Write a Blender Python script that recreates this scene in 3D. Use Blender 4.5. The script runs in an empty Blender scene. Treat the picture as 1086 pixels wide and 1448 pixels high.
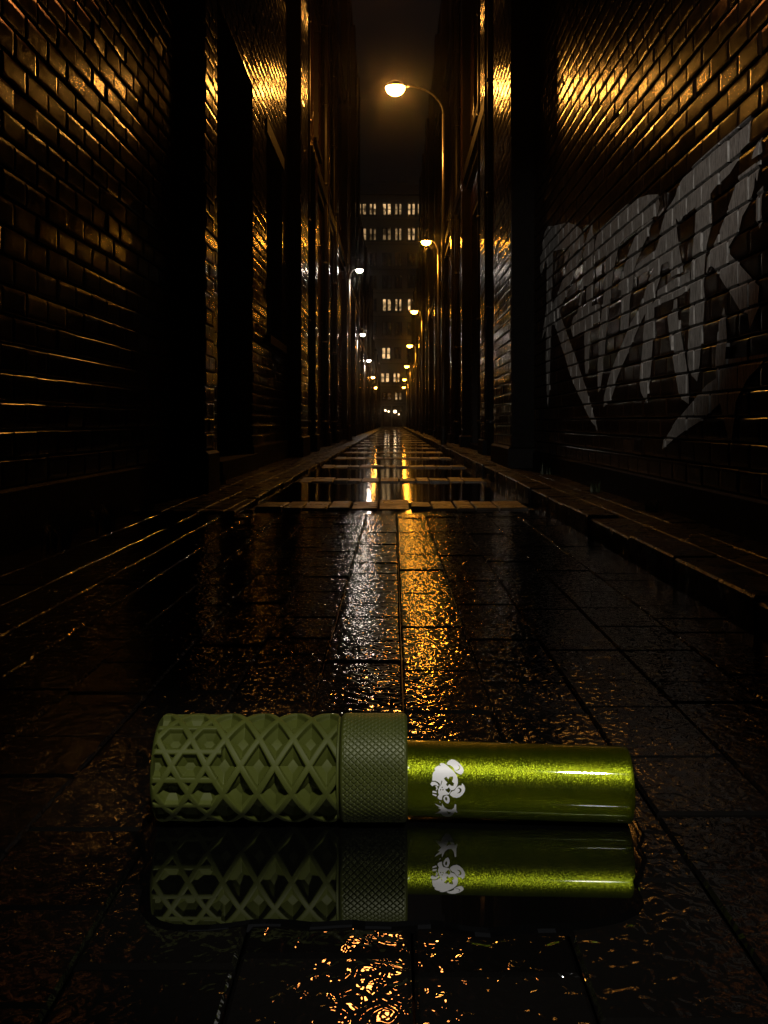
import bpy, math, random
import numpy as np
from mathutils import Vector, Matrix
from mathutils.geometry import tessellate_polygon

random.seed(7)
rng = np.random.default_rng(7)
scene = bpy.context.scene
col = scene.collection
R = math.radians

# ------------------------------------------------------------------ picture geometry (used only to work out real places)
H = 0.5            # height of the camera above the paving, metres
FOC = 1500.0       # focal length in photo pixels
VX, VY = 556.0, 597.0
W = 1.45           # half width of the alley

def at(px, py, Y):
    return Vector(((px - VX) / FOC * Y, Y, H + (VY - py) / FOC * Y))

# ------------------------------------------------------------------ helpers
class MB:
    def __init__(s):
        s.v = []; s.f = []; s.m = []
    def add(s, verts, faces, mi=0):
        n = len(s.v)
        s.v.extend([tuple(p) for p in verts])
        s.f.extend([tuple(i + n for i in f) for f in faces])
        s.m.extend([mi] * len(faces))
    def box(s, x0, x1, y0, y1, z0, z1, mi=0):
        if x0 > x1: x0, x1 = x1, x0
        s.add([(x0,y0,z0),(x1,y0,z0),(x1,y1,z0),(x0,y1,z0),(x0,y0,z1),(x1,y0,z1),(x1,y1,z1),(x0,y1,z1)],
              [(3,2,1,0),(4,5,6,7),(0,1,5,4),(1,2,6,5),(2,3,7,6),(3,0,4,7)], mi)
    def bbox(s, x0, x1, y0, y1, z0, z1, b, mi=0):
        """box with chamfered vertical and top edges (top ring inset)"""
        if x0 > x1: x0, x1 = x1, x0
        v = [(x0,y0,z0),(x1,y0,z0),(x1,y1,z0),(x0,y1,z0),
             (x0,y0,z1-b),(x1,y0,z1-b),(x1,y1,z1-b),(x0,y1,z1-b),
             (x0+b,y0+b,z1),(x1-b,y0+b,z1),(x1-b,y1-b,z1),(x0+b,y1-b,z1)]
        s.add(v, [(3,2,1,0),(8,9,10,11)] + [(i,(i+1)%4,4+(i+1)%4,4+i) for i in range(4)]
              + [(4+i,4+(i+1)%4,8+(i+1)%4,8+i) for i in range(4)], mi)
    def quad(s, a, b, c, d, mi=0):
        s.add([a,b,c,d], [(0,1,2,3)], mi)
    def tube(s, pts, rad, n=10, caps=True, mi=0):
        pts = [Vector(p) for p in pts]
        rads = rad if isinstance(rad, (list, tuple)) else [rad] * len(pts)
        rings = []; vs = []
        up = None
        for i, p in enumerate(pts):
            t = (pts[min(i+1, len(pts)-1)] - pts[max(i-1, 0)]).normalized()
            if up is None:
                up = Vector((0,0,1)) if abs(t.z) < .9 else Vector((0,1,0))
            a = t.cross(up).normalized(); b = a.cross(t).normalized(); up = b
            ring = []
            for k in range(n):
                an = 2*math.pi*k/n
                ring.append(len(vs)); vs.append(p + (a*math.cos(an) + b*math.sin(an)) * rads[i])
            rings.append(ring)
        fs = []
        for i in range(len(rings)-1):
            for k in range(n):
                fs.append((rings[i][k], rings[i+1][k], rings[i+1][(k+1)%n], rings[i][(k+1)%n]))
        if caps:
            fs.append(tuple(rings[0])); fs.append(tuple(reversed(rings[-1])))
        s.add(vs, fs, mi)
    def lathe(s, c, prof, n=28, sx=1.0, mi=0):
        """profile [(radius, z)] turned round the vertical axis through c"""
        vs = []; fs = []
        for (r, z) in prof:
            for k in range(n):
                a = 2*math.pi*k/n
                vs.append((c[0] + r*sx*math.cos(a), c[1] + r*math.sin(a), c[2] + z))
        for i in range(len(prof)-1):
            for k in range(n):
                fs.append((i*n+k, i*n+(k+1)%n, (i+1)*n+(k+1)%n, (i+1)*n+k))
        s.add(vs, fs, mi)
    def build(s, name, mats, parent=None, smooth=False):
        me = bpy.data.meshes.new(name)
        me.from_pydata(s.v, [], s.f)
        if not isinstance(mats, (list, tuple)): mats = [mats]
        for m in mats: me.materials.append(m)
        if len(mats) > 1:
            me.polygons.foreach_set('material_index', s.m)
        if smooth:
            me.polygons.foreach_set('use_smooth', [True]*len(me.polygons))
        me.update()
        o = bpy.data.objects.new(name, me)
        col.objects.link(o)
        if parent is not None:
            o.parent = parent
            q = parent; off = Vector((0,0,0))
            while q is not None:
                off += Vector(q.location); q = q.parent
            o.location = -off
        return o

def thing(name, label, cat, loc=(0,0,0), group=None):
    o = bpy.data.objects.new(name, None); col.objects.link(o)
    o.empty_display_size = .2
    o.location = loc; o['label'] = label; o['category'] = cat
    if group: o['group'] = group
    return o
def struct(o, kind='structure'):
    o['kind'] = kind; return o

# ------------------------------------------------------------------ materials
class NT:
    def __init__(s, name):
        s.m = bpy.data.materials.new(name); s.m.use_nodes = True
        s.t = s.m.node_tree; s.b = s.t.nodes['Principled BSDF']
        g = s.t.nodes.new('ShaderNodeNewGeometry'); s.pos = g.outputs['Position']
    def n(s, typ, **kw):
        nd = s.t.nodes.new(typ)
        for k, v in kw.items():
            if k in nd.inputs: nd.inputs[k].default_value = v
            else: setattr(nd, k, v)
        return nd
    def l(s, a, b): s.t.links.new(a, b)
    def noise(s, scale, detail=3, rough=.55, dist=0., stretch=None):
        nd = s.n('ShaderNodeTexNoise', Scale=scale, Detail=detail, Roughness=rough, Distortion=dist)
        if stretch:
            mp = s.n('ShaderNodeMapping'); mp.inputs['Scale'].default_value = stretch
            s.l(s.pos, mp.inputs['Vector']); s.l(mp.outputs[0], nd.inputs['Vector'])
        else:
            s.l(s.pos, nd.inputs['Vector'])
        return nd.outputs['Fac']
    def ramp(s, fac, stops):
        nd = s.n('ShaderNodeValToRGB'); cr = nd.color_ramp
        while len(cr.elements) < len(stops): cr.elements.new(.5)
        for e, (p, c) in zip(cr.elements, stops):
            e.position = p; e.color = (*c, 1) if len(c) == 3 else c
        s.l(fac, nd.inputs[0]); return nd.outputs['Color']
    def rng(s, fac, a, b, c=0., d=1.):
        nd = s.n('ShaderNodeMapRange'); nd.inputs[1].default_value = c; nd.inputs[2].default_value = d
        nd.inputs[3].default_value = a; nd.inputs[4].default_value = b
        s.l(fac, nd.inputs[0]); return nd.outputs[0]
    def bump(s, h, strength, dist, prev=None):
        nd = s.n('ShaderNodeBump', Strength=strength, Distance=dist)
        s.l(h, nd.inputs['Height'])
        if prev is not None: s.l(prev, nd.inputs['Normal'])
        return nd.outputs['Normal']
    def set(s, **kw):
        for k, v in kw.items():
            k = k.replace('_', ' ')
            if hasattr(v, 'is_linked') or isinstance(v, bpy.types.NodeSocket): s.l(v, s.b.inputs[k])
            else: s.b.inputs[k].default_value = v
        return s.m

def simple(name, c, rough=.5, metal=0., bump=None, coat=0., var=.25, ior=1.5):
    n = NT(name)
    f = n.noise(14, 4)
    lo = tuple(x*(1-var) for x in c); hi = tuple(min(1, x*(1+var)) for x in c)
    n.set(Base_Color=n.ramp(f, [(.3, lo), (.7, hi)]), Metallic=metal, Coat_Weight=coat, IOR=ior,
          Roughness=n.rng(n.noise(30, 3), max(.02, rough*.75), min(1, rough*1.25)))
    if bump: n.set(Normal=n.bump(n.noise(bump[0], 4), bump[1], bump[2]))
    return n.m

def brick_mat(name, ior, rlo, rhi):
    n = NT(name)
    at_ = n.n('ShaderNodeAttribute', attribute_name='brick_tone')
    tone = at_.outputs['Fac']
    base = n.ramp(tone, [(0, (.010,.005,.003)), (.5, (.022,.011,.005)), (1, (.040,.020,.009))])
    mix = n.n('ShaderNodeMixRGB', blend_type='MULTIPLY'); mix.inputs[0].default_value = .7
    n.l(base, mix.inputs[1]); n.l(n.ramp(n.noise(22, 5, .6), [(.3, (.5,.5,.5)), (.75, (1.2,1.2,1.2))]), mix.inputs[2])
    n1 = n.bump(n.noise(160, 3, .6), .10, .003)
    n2 = n.bump(n.noise(38, 4, .6, stretch=(1, 2.2, .5)), .11, .008, n1)
    n.set(Base_Color=mix.outputs[0], Roughness=n.rng(n.noise(9, 4), rlo, rhi, .3, .7), Normal=n2, IOR=ior)
    return n.m

def mortar_mat():
    n = NT('mortar'); f = n.noise(60, 4)
    n.set(Base_Color=n.ramp(f, [(.3, (.012,.009,.007)), (.7, (.035,.027,.02))]), Roughness=.75,
          Normal=n.bump(f, .6, .006)); return n.m

def paver_mat(name, lo, hi, b1, b2, spec=1.5, c=(.012,.010,.009), sc=(95, 3)):
    n = NT(name)
    at_ = n.n('ShaderNodeAttribute', attribute_name='brick_tone')
    base = n.ramp(at_.outputs['Fac'], [(0, tuple(x*.6 for x in c)), (1, tuple(x*1.6 for x in c))])
    f1 = n.noise(sc[0], sc[1], .55, .8, stretch=(1, .8, 1)); f2 = n.noise(26, 3, .5, .5)
    nn = n.bump(f1, b1[0], b1[1]); nn = n.bump(f2, b2[0], b2[1], nn)
    n.set(Base_Color=base, Roughness=n.rng(n.noise(12, 4), lo, hi, .35, .65), Normal=nn, IOR=spec)
    return n.m

def lamp_emit(name, c, s):
    n = NT(name); n.set(Base_Color=(0,0,0,1), Emission_Color=(*c, 1), Emission_Strength=s); return n.m

M = {}
M['brick'] = brick_mat('wet brick', 1.33, .12, .24); M['brick_left'] = brick_mat('dimmed wet brick', 1.18, .11, .22); M['mortar'] = mortar_mat()  # left brick: same colours, weaker reflection to imitate less light on that wall
M['stone'] = simple('plinth stone', (.007,.006,.005), .55, bump=(40, .5, .006), ior=1.2)
M['trim'] = simple('dark stone trim', (.006,.005,.0042), .6, bump=(50, .4, .004), ior=1.16)
M['iron'] = simple('wet dark iron', (.03,.027,.024), .42, .4, bump=(80, .15, .002))
M['pole'] = simple('galvanised pole steel', (.22,.20,.17), .30, .85, bump=(70, .1, .001))
M['door'] = simple('black door paint', (.012,.011,.010), .35, bump=(60, .2, .002))
M['frame'] = simple('dark window frame paint', (.03,.026,.022), .35, bump=(60, .2, .002))
M['glass'] = simple('dark window glass', (.006,.006,.007), .06, var=.1)
M['wetstone'] = paver_mat('kerb stone', .2, .45, (.5, .004), (.4, .010), 1.18, c=(.005,.004,.0035))
M['paver'] = paver_mat('wet paving', .014, .03, (.34, .0050), (.04, .014), 1.36, c=(.003,.0027,.0024), sc=(52, 1.0))
M['slab'] = paver_mat('flooded road surface', .035, .09, (.05, .0012), (.05, .004), 1.8, c=(.006,.005,.005))
M['band'] = paver_mat('rough paver band', .26, .46, (.7, .005), (.35, .010), 1.6, c=(.07,.048,.028))
M['earth'] = simple('joint grit', (.010,.008,.006), .6, bump=(90, .8, .004))
AMB = (1.0, .40, .06); AMB2 = (1.0, .37, .03); WHI = (1.0, .86, .72)
M['far_wall'] = simple('soot grey render', (.24,.24,.23), .8, bump=(6, .2, .02))
M['far_trim'] = simple('soot grey cornice', (.16,.16,.155), .8)
M['weed'] = simple('weed leaf', (.022,.030,.008), .6)

# ------------------------------------------------------------------ brickwork
COURSE, BLEN, JT = .1095, .262, .012
def cut(y0, y1, z0, z1, holes):
    """y-intervals of [y0,y1] left over at course z0..z1 after the openings"""
    iv = [(y0, y1)]
    for (a, b, c, d) in holes:
        if z1 <= c + .03 or z0 >= d - .03: continue
        nx = []
        for (p, q) in iv:
            if q <= a or p >= b: nx.append((p, q)); continue
            if p < a - .02: nx.append((p, a))
            if q > b + .02: nx.append((b, q))
        iv = nx
    return iv

def brick_boxes(side, y0, y1, z0, z1, holes, WX):
    V = []; F = []; T = []; rects = []
    nrow = int((z1 - z0) / COURSE)
    for r in range(nrow):
        za = z0 + r*COURSE + JT*.5; zb = z0 + (r+1)*COURSE - JT*.5
        off = (BLEN*.5 if r % 2 else 0.)
        y = math.floor((y0 - off)/BLEN)*BLEN + off
        while y < y1:
            a0 = max(y + JT*.5, y0); b0 = min(y + BLEN - JT*.5, y1)
            y += BLEN
            if b0 - a0 < .03: continue
            for (a, b) in cut(a0, b0, za, zb, holes):
                if b - a < .02: continue
                j = lambda s: random.uniform(-s, s)
                ja, jb, jc, jd = a + j(.003), b + j(.003), za + j(.002), zb + j(.002)
                big = 6. if random.random() < .06 else 1.; ta = random.gauss(0, .007)*big; tb = random.gauss(0, .008)*big; pr = random.uniform(-.003, .002)
                def xf(yy, zz):
                    return side*(WX + pr + ta*(yy-(a+b)*.5) + tb*(zz-(za+zb)*.5))
                n = len(V)
                xb = side*(WX + .03); e = .004
                # chamfered front: outer ring set back 5 mm, inner ring on the face
                ring = [(ja,jc),(jb,jc),(jb,jd),(ja,jd)]
                inn = [(ja+e,jc+e),(jb-e,jc+e),(jb-e,jd-e),(ja+e,jd-e)]
                V += [(xb, p, q) for p, q in ring]
                V += [(xf(p, q) + side*.005, p, q) for p, q in ring]
                e2 = .017
                in2 = [(ja+e2,jc+e2),(jb-e2,jc+e2),(jb-e2,jd-e2),(ja+e2,jd-e2)] if jb - ja > .05 else inn
                V += [(xf(p, q) + side*.0017, p, q) for p, q in inn]
                V += [(xf(p, q), p, q) for p, q in in2]
                fs = [(n+12, n+13, n+14, n+15)]
                for k in range(4):
                    k2 = (k+1) % 4
                    fs.append((n+k, n+k2, n+4+k2, n+4+k)); fs.append((n+4+k, n+4+k2, n+8+k2, n+8+k)); fs.append((n+8+k, n+8+k2, n+12+k2, n+12+k))
                F += fs
                t = min(1, max(0, random.gauss(.45, .22))); T += [t]*len(fs)
                rects.append((ja+e, jb-e, jc+e, jd-e, pr, ta, tb, (a+b)*.5, (za+zb)*.5))
    return V, F, T, rects

def set_tone(o, tones):
    at_ = o.data.attributes.new('brick_tone', 'FLOAT', 'FACE')
    at_.data.foreach_set('value', tones)

def building(name_label, side, y0, y1, height, windows=(), doors=(), pilasters=(), pipes=(), courses=(), plinth=.25, depth=5., brick_from=None):
    root = thing('brick_building', name_label, 'building', (side*W, (y0+y1)/2, 0))
    s = side
    holes = [tuple(w[:4]) for w in windows] + [tuple(d[:4]) for d in doors]
    bf = y0 if brick_from is None else brick_from
    V, F, T, rects = brick_boxes(s, bf + .004, y1 - .004, plinth, height - .06, holes, W)
    mb = MB(); mb.v = V; mb.f = F; mb.m = [0]*len(F)
    # mortar sheet, split round the openings
    ys = sorted({y0, y1, *[h[0] for h in holes], *[h[1] for h in holes]})
    zs = sorted({0., height, *[h[2] for h in holes], *[h[3] for h in holes]})
    xm = s*(W + .016); xd = s*(W + .42)
    for a, b in zip(ys, ys[1:]):
        for c, d in zip(zs, zs[1:]):
            my, mz = (a+b)/2, (c+d)/2
            if any(h[0] < my < h[1] and h[2] < mz < h[3] for h in holes): continue
            mb.quad((xm,a,c),(xm,b,c),(xm,b,d),(xm,a,d), 1)
    for (a, b, c, d) in holes:      # reveals
        mb.quad((xm,a,c),(xd,a,c),(xd,a,d),(xm,a,d), 1); mb.quad((xm,b,c),(xd,b,c),(xd,b,d),(xm,b,d), 1)
        mb.quad((xm,a,d),(xd,a,d),(xd,b,d),(xm,b,d), 1); mb.quad((xm,a,c),(xd,a,c),(xd,b,c),(xm,b,c), 1)
    xe = s*(W + depth)
    mb.box(xd, xe, y0 + .003, y1 - .003, -.05, height - .01, 1)
    for yy in (y0 + .0015, y1 - .0015):
        mb.quad((xm,yy,0),(xd,yy,0),(xd,yy,height-.005),(xm,yy,height-.005), 1)
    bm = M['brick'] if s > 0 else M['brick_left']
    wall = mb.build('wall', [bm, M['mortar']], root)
    set_tone(wall, T + [.4]*(len(mb.f) - len(T)))
    cp = MB(); cp.box(s*(W - .06), s*(W + .5), y0 + .002, y1 - .002, height, height + .14)
    cp.build('coping', M['trim'], root)
    # plinth, interrupted by doors
    iv = cut(y0 + .005, y1 - .005, .0, plinth, [tuple(d[:4]) for d in doors])
    for (a, b) in iv:
        p = MB(); x0, x1 = s*(W - .016), s*(W + .012)
        p.v = [(x0,a,-.03),(x0,b,-.03),(x0,b,plinth-.012),(x0,a,plinth-.012),(s*(W-.010),a,plinth),(s*(W-.010),b,plinth),(x1,a,plinth),(x1,b,plinth),(x1,a,-.03),(x1,b,-.03)]
        p.f = [(0,1,2,3),(3,2,5,4),(4,5,7,6),(0,3,4,6,8),(1,9,7,5,2)]; p.m = [0]*5
        p.build('plinth', M['stone'], root)
    for (a, b, pj, zt) in pilasters:
        V2, F2, T2, _ = brick_boxes(s, a + .002, b - .002, plinth + .06, zt - .05, (), W - pj)
        p = MB(); p.v = V2; p.f = F2; p.m = [0]*len(F2)
        p.box(s*(W - pj + .010), s*(W + .014), a, b, -.02, zt, 1)
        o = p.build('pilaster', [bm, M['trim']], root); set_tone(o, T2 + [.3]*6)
        if plinth > .1:
            q = MB(); q.bbox(s*(W - pj - .03), s*(W + .010), a - .03, b + .03, -.025, plinth + .05, .02)
            q.build('pilaster_base', M['stone'], o)
    for (zc, pj, th) in courses:
        p = MB(); p.box(s*(W - pj), s*(W + .013), y0 + .01, y1 - .01, zc, zc + th)
        p.box(s*(W - pj*.55), s*(W + .012), y0 + .012, y1 - .012, zc - th*.6, zc - .002)
        p.build('string_course', M['trim'], root)
    for w in windows:
        a, b, c, d = w[:4]; lit = len(w) > 4 and w[4]
        xf0, xf1 = s*(W + .15), s*(W + .21)
        f = MB(); t = .06
        f.box(xf0, xf1, a, a+t, c, d); f.box(xf0, xf1, b-t, b, c, d)
        f.box(xf0, xf1, a+t, b-t, c, c+t); f.box(xf0, xf1, a+t, b-t, d-t, d)
        m = (a+b)/2; zz = (c+d)/2
        f.box(s*(W+.16), s*(W+.20), m-.025, m+.025, c+t, d-t)
        f.box(s*(W+.163), s*(W+.203), a+t, m-.025, zz-.02, zz+.02); f.box(s*(W+.163), s*(W+.203), m+.025, b-t, zz-.02, zz+.02)
        win = f.build('window', M['frame'], root)
        g = MB(); g.box(s*(W+.18), s*(W+.186), a+.02, b-.02, c+.02, d-.02); g.build('pane', M['glass'], win)
        q = MB(); q.box(s*(W-.055), s*(W+.15), a-.06, b+.06, c-.10, c-.003); q.build('sill', M['trim'], win)
        q = MB(); q.box(s*(W-.02), s*(W+.12), a-.08, b+.08, d+.003, d+.16); q.build('lintel', M['trim'], win)
    for dd in doors:
        a, b, c, d = dd[:4]
        x0, x1 = s*(W + .26), s*(W + .32)
        f = MB(); t = .07
        f.box(s*(W+.235), s*(W+.34), a, a+t, c, d); f.box(s*(W+.235), s*(W+.34), b-t, b, c, d); f.box(s*(W+.235), s*(W+.34), a+t, b-t, d-t, d)
        top = min(d - .3, 2.6)
        f.box(s*(W+.24), s*(W+.335), a+t, b-t, top, top+.07)
        fr = f.build('door_frame', M['frame'], root)
        g = MB(); g.box(s*(W+.28), s*(W+.286), a+t, b-t, top+.07, d-t); g.build('pane', M['glass'], fr)
        l = MB(); l.box(x0, x1, a+t+.003, b-t-.003, c+.02, top-.004)
        n = max(1, int((b-a)/.6)); pw = (b-a-2*t)/n
        for k in range(n):
            for (p0, p1) in ((.25, .42), (.47, .93)):
                h = top - c
                l.box(s*(W+.245), s*(W+.262), a+t+pw*k+.07, a+t+pw*(k+1)-.07, c+h*p0, c+h*p1)
        dr = l.build('door', M['door'], root)
        hd = MB(); hy = a + t + .12
        hd.tube([(s*(W+.26), hy, 1.0), (s*(W+.20), hy, 1.0), (s*(W+.20), hy, 1.16), (s*(W+.26), hy, 1.16)], .010, 8); hd.build('handle', M['iron'], dr)
        st = MB(); st.box(s*(W - .05), s*(W + .26), a - .03, b + .03, -.02, c + .015); st.build('threshold', M['stone'], root)
    for (yp, r, zt) in pipes:
        p = MB(); x = s*(W - .03 - r)
        p.tube([(x, yp, .02), (x, yp, zt)], r, 14)
        zz = .5
        while zz < zt:
            p.tube([(x, yp, zz - .03), (x, yp, zz + .03)], r*1.28, 14); zz += 1.6
        for b in np.arange(.9, zt, 1.6): p.box(x, s*(W + .02), yp - .015, yp + .015, b - .015, b + .015)
        o = p.build('drainpipe', M['iron'], root)
        for pol in o.data.polygons: pol.use_smooth = len(pol.vertices) == 4 and abs(pol.normal.z) < .5 and abs(pol.normal.x) > -1
    return root, wall, rects

# ---- left side
building('brick building on the left nearest the camera, with tall dark doorway and lit glossy bricks', -1, -4, 17.6, 14.3,
    windows=[(12.15, 13.85, 1.50, 3.8)], doors=[(8.75, 10.95, .16, 4.0)],
    pilasters=[(7.30, 7.70, .155, 14.2), (14.9, 16.1, .16, 14.2)], pipes=[(16.9, .05, 14)], courses=[(7.6, .09, .16)], brick_from=1.5)
building('second brick building on the left, its upper windows catching amber light', -1, 17.6, 30, 14.3,
    windows=[(y, y+1.5, 5.7, 8.2) for y in (19.4, 22.6, 26.6)] + [(22.4, 23.9, 1.2, 3.6)], doors=[(18.6, 21.2, .12, 3.9), (26.2, 28.4, .12, 3.7)],
    pilasters=[(17.65, 18.2, .16, 5), (21.6, 22.0, .14, 14.2), (25.0, 25.4, .14, 14.2)], pipes=[(20.4+1.0, .05, 14), (24.6, .05, 14)], courses=[(4.9, .12, .2), (9.6, .12, .2)])
building('third tall building on the left, its far corner standing against the night sky', -1, 30, 43, 14.3,
    windows=[(y, y+1.4, 5.6, 8.) for y in (31.4, 35, 39)], doors=[(33, 35, .1, 3.4), (38.4, 40.4, .1, 3.4)],
    pilasters=[(30.1, 30.5, .15, 14.2), (36.6, 37.0, .15, 14.2), (42.4, 42.9, .12, 14.2)], pipes=[(32.4, .06, 14), (41.6, .06, 14)], courses=[(4.7, .12, .2)])
building('lower brick building on the left beyond the tall corner, beside the small pale lamps', -1, 43, 69, 9.2,
    windows=[(y, y+1.5, 4.6, 6.8) for y in (45, 50, 55, 60, 65)], doors=[(48, 50, .1, 3.2), (58, 60, .1, 3.2)],
    pilasters=[(y, y+.5, .14, 9.1) for y in (46.8, 53, 57, 63, 68.3)], pipes=[(51.6, .07, 9), (61.8, .07, 9)], courses=[(3.8, .1, .2)])
building('lowest far building on the left at the end of the alley', -1, 69, 112, 6.4,
    windows=[(y, y+1.6, 3.6, 5.4) for y in (72, 80, 88, 96, 104)], doors=[(76, 78, .1, 2.9), (92, 94, .1, 2.9)],
    pilasters=[(y, y+.6, .14, 6.3) for y in (70, 75, 84, 91, 100, 108)], pipes=[(82, .08, 6)], courses=[])
# ---- right side
rA, wallA, rectsA = building('brick building on the right nearest the camera, large grey graffiti on its wall', 1, -4, 15.3, 12.7,
    pilasters=[(10.92, 12.80, .24, 12.6)], pipes=[(14.9, .05, 12.5)], courses=[(7.9, .09, .16)], plinth=.195, brick_from=1.5)
building('second brick building on the right, behind the tall lamp pole, dark openings under a ledge', 1, 15.3, 33, 12.7,
    windows=[(y, y+1.6, 5.8, 8.6) for y in (17.6, 21.4, 25.6, 29.6)] + [(20.6, 22.2, 1.3, 3.9)], doors=[(17.2, 19.6, .1, 4.3), (25.0, 27.4, .1, 4.0), (29.4, 31.2, .1, 3.8)],
    pilasters=[(15.35, 16.1, .13, 12.6), (19.9, 20.3, .16, 12.6), (23.6, 24.1, .16, 12.6), (28.2, 28.7, .16, 12.6)], pipes=[(16.6, .05, 12.5), (22.9, .05, 12.5)], courses=[(5.0, .14, .2), (9.4, .12, .2)], plinth=.2)
building('third tall building on the right, its roofline cutting the night sky', 1, 33, 53, 12.7,
    windows=[(y, y+1.6, 5.2, 7.6) for y in (35, 39, 43.6, 48.6)], doors=[(36.4, 38.2, .1, 3.3), (45.6, 47.4, .1, 3.3)],
    pilasters=[(y, y+.5, .15, 12.6) for y in (33.1, 38.6, 42.4, 47.8, 52.4)], pipes=[(41.6, .06, 12.4), (50.4, .06, 12.4)], courses=[(4.4, .12, .2)], plinth=.2)
building('lower brick building on the right beyond the tall roofline, behind small amber lamps', 1, 53, 76, 9.2,
    windows=[(y, y+1.6, 4.6, 6.6) for y in (55, 60, 65, 71)], doors=[(57.4, 59, .1, 3.1), (67.4, 69, .1, 3.1)],
    pilasters=[(y, y+.5, .15, 9.1) for y in (53.2, 59.2, 63.4, 69.6, 75.2)], pipes=[(62.4, .07, 9)], courses=[(3.8, .1, .2)], plinth=.2)
building('lowest far building on the right at the end of the alley', 1, 76, 112, 6.2,
    windows=[(y, y+1.6, 3.5, 5.2) for y in (79, 86, 94, 102)], doors=[(83, 85, .1, 2.9), (98, 100, .1, 2.9)],
    pilasters=[(y, y+.6, .15, 6.1) for y in (77, 82, 90, 97, 106)], pipes=[(92.6, .08, 6)], courses=[], plinth=.2)

# ------------------------------------------------------------------ graffiti: grey paint following the bricks of the right wall
def crop(ox, oy, k):
    return lambda *p: [(ox + x*k, oy + y*k) for x, y in p]
cA = crop(750, 280, .1381); cB = crop(750, 440, .1381); cC = crop(880, 160, .1897); cD = crop(880, 380, .1934); cE = crop(820, 240, .1657)
letters = [
 ([cA((100,610),(125,560),(120,460),(150,340),(185,290),(260,280),(390,250),(470,280),(520,320),(545,380),(545,440),(520,590),(450,780),(380,970),(300,1150),(330,1260),(385,1420))
   + cB((450,420),(520,640),(600,880),(690,1200),(690,1230),(640,1150),(590,1060),(510,890),(440,740),(380,560),(320,350),(280,230),(250,140),(215,140),(210,300),(205,560),(200,760),(180,1010),(165,800),(160,560),(160,250),(165,190),(115,290),(125,220),(145,90))
   + cA((165,1140),(165,900),(170,680),(155,640),(115,800),(100,720),(105,640)),
   cA((235,545),(340,515),(400,535),(415,570),(400,610),(350,780),(300,920),(250,1050),(220,1110),(215,980),(230,750))]),
 ([cA((630,270),(650,370),(655,480),(650,660),(645,900),(630,1110),(700,1080),(720,1110),(715,1200),(700,1270),(640,1290),(625,1340))
   + cB((615,200),(612,350),(600,560),(590,650),(565,630),(555,460),(555,220),(520,215),(440,265),(415,160),(440,60))
   + cA((485,1180),(510,1020),(525,880),(545,700),(550,560),(570,430),(600,350)),
   cA((545,900),(575,900),(575,1090),(520,1140),(530,1010))]),
 ([cE((130,640),(150,560),(180,500),(280,410),(390,305),(500,240),(580,215),(670,210),(690,290),(660,370),(600,430),(500,500),(330,640),(320,720),(290,850),(270,1000),(245,1225))
   + cB((790,160),(770,300),(755,460),(740,640),(720,800),(700,830),(690,760),(690,560),(705,330),(715,170),(730,20)) + cE((205,1050),(215,850),(225,730),(130,790))]),
 ([cE((600,432),(622,420),(585,560),(540,650),(490,770),(465,860),(450,1000),(430,1120),(428,1210)) + cB((1000,200),(930,230),(935,50)) + cE((360,1190),(360,1030),(325,1020),(350,920),(390,800),(440,660),(500,510))]),
 ([cC((300,830),(330,720),(380,650),(400,610),(410,560),(460,480),(530,390),(640,290),(800,150),(965,15),(955,190),(940,220),(880,280),(870,340),(800,450),(700,550),(665,600),(665,740),(655,880),(630,980),(620,1090),(610,1290))
   + cD((605,200),(600,280),(592,420),(578,560),(570,700),(548,825),(500,770),(485,700),(480,560),(488,400),(495,280),(500,100)) + cC((515,1230),(525,1080),(540,900),(550,700),(455,770),(430,835),(400,780))]),
 ([cC((300,830),(400,780),(415,920),(440,1050),(460,1180),(370,1225),(350,1105),(300,1130),(280,1240),(250,1330)) + cD((240,150),(225,250),(150,360),(110,450),(60,570))
   + cB((950,540),(890,700),(840,860),(820,910),(750,985),(760,870),(810,690),(860,530),(910,400),(1000,190),(1086,20)) + cD((110,310),(160,190),(200,60)) + cC((200,1240),(240,1150),(100,1230),(90,1180),(110,1130),(250,1020),(270,960))]),
 ([cD((250,230),(260,160),(350,95),(500,20),(498,140),(440,190),(300,250),(240,285),(238,430),(228,560),(215,740),(205,830),(190,900),(178,985),(140,900),(130,830),(140,700),(150,560),(160,420),(175,300))]),
 ([cD((405,220),(408,350),(435,470),(460,600),(480,720),(485,850),(490,990),(420,940),(405,850),(385,740),(365,600),(345,480),(330,350),(375,290),(380,230))]),
 ([cC((730,870),(800,690),(820,630),(870,470),(1000,370),(985,560),(950,680),(900,770),(880,860),(800,1000),(800,1040),(650,1150),(630,1220),(640,1080),(720,900))]),
 ([cC((640,1120),(800,1040),(890,1140),(980,1240)) + cD((1010,130),(1000,290),(940,440),(925,330),(870,310),(800,190),(740,100)) + cC((690,1150),)]),
 ([cD((750,280),(765,360),(775,520),(765,660),(790,660),(1060,620),(1065,640),(1020,700),(925,800),(840,970),(825,1110),(800,1270),(795,1350),(790,1270),(750,1110),(720,985),(580,1110),(500,1160),(440,1200),(380,1250),(300,1320),(310,1250),(400,1110),(520,970),(620,850),(690,800),(690,660),(700,480),(720,380))]),
 ([cC((1040,165),(1050,290),(970,345),(990,270),(1030,190))]),
 ([cC((1005,600),(1055,540),(1045,730),(1050,790),(1030,860),(1005,800))]),
 ([cC((1035,345),(1010,510),(990,450),(1000,385))]),
]
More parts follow.
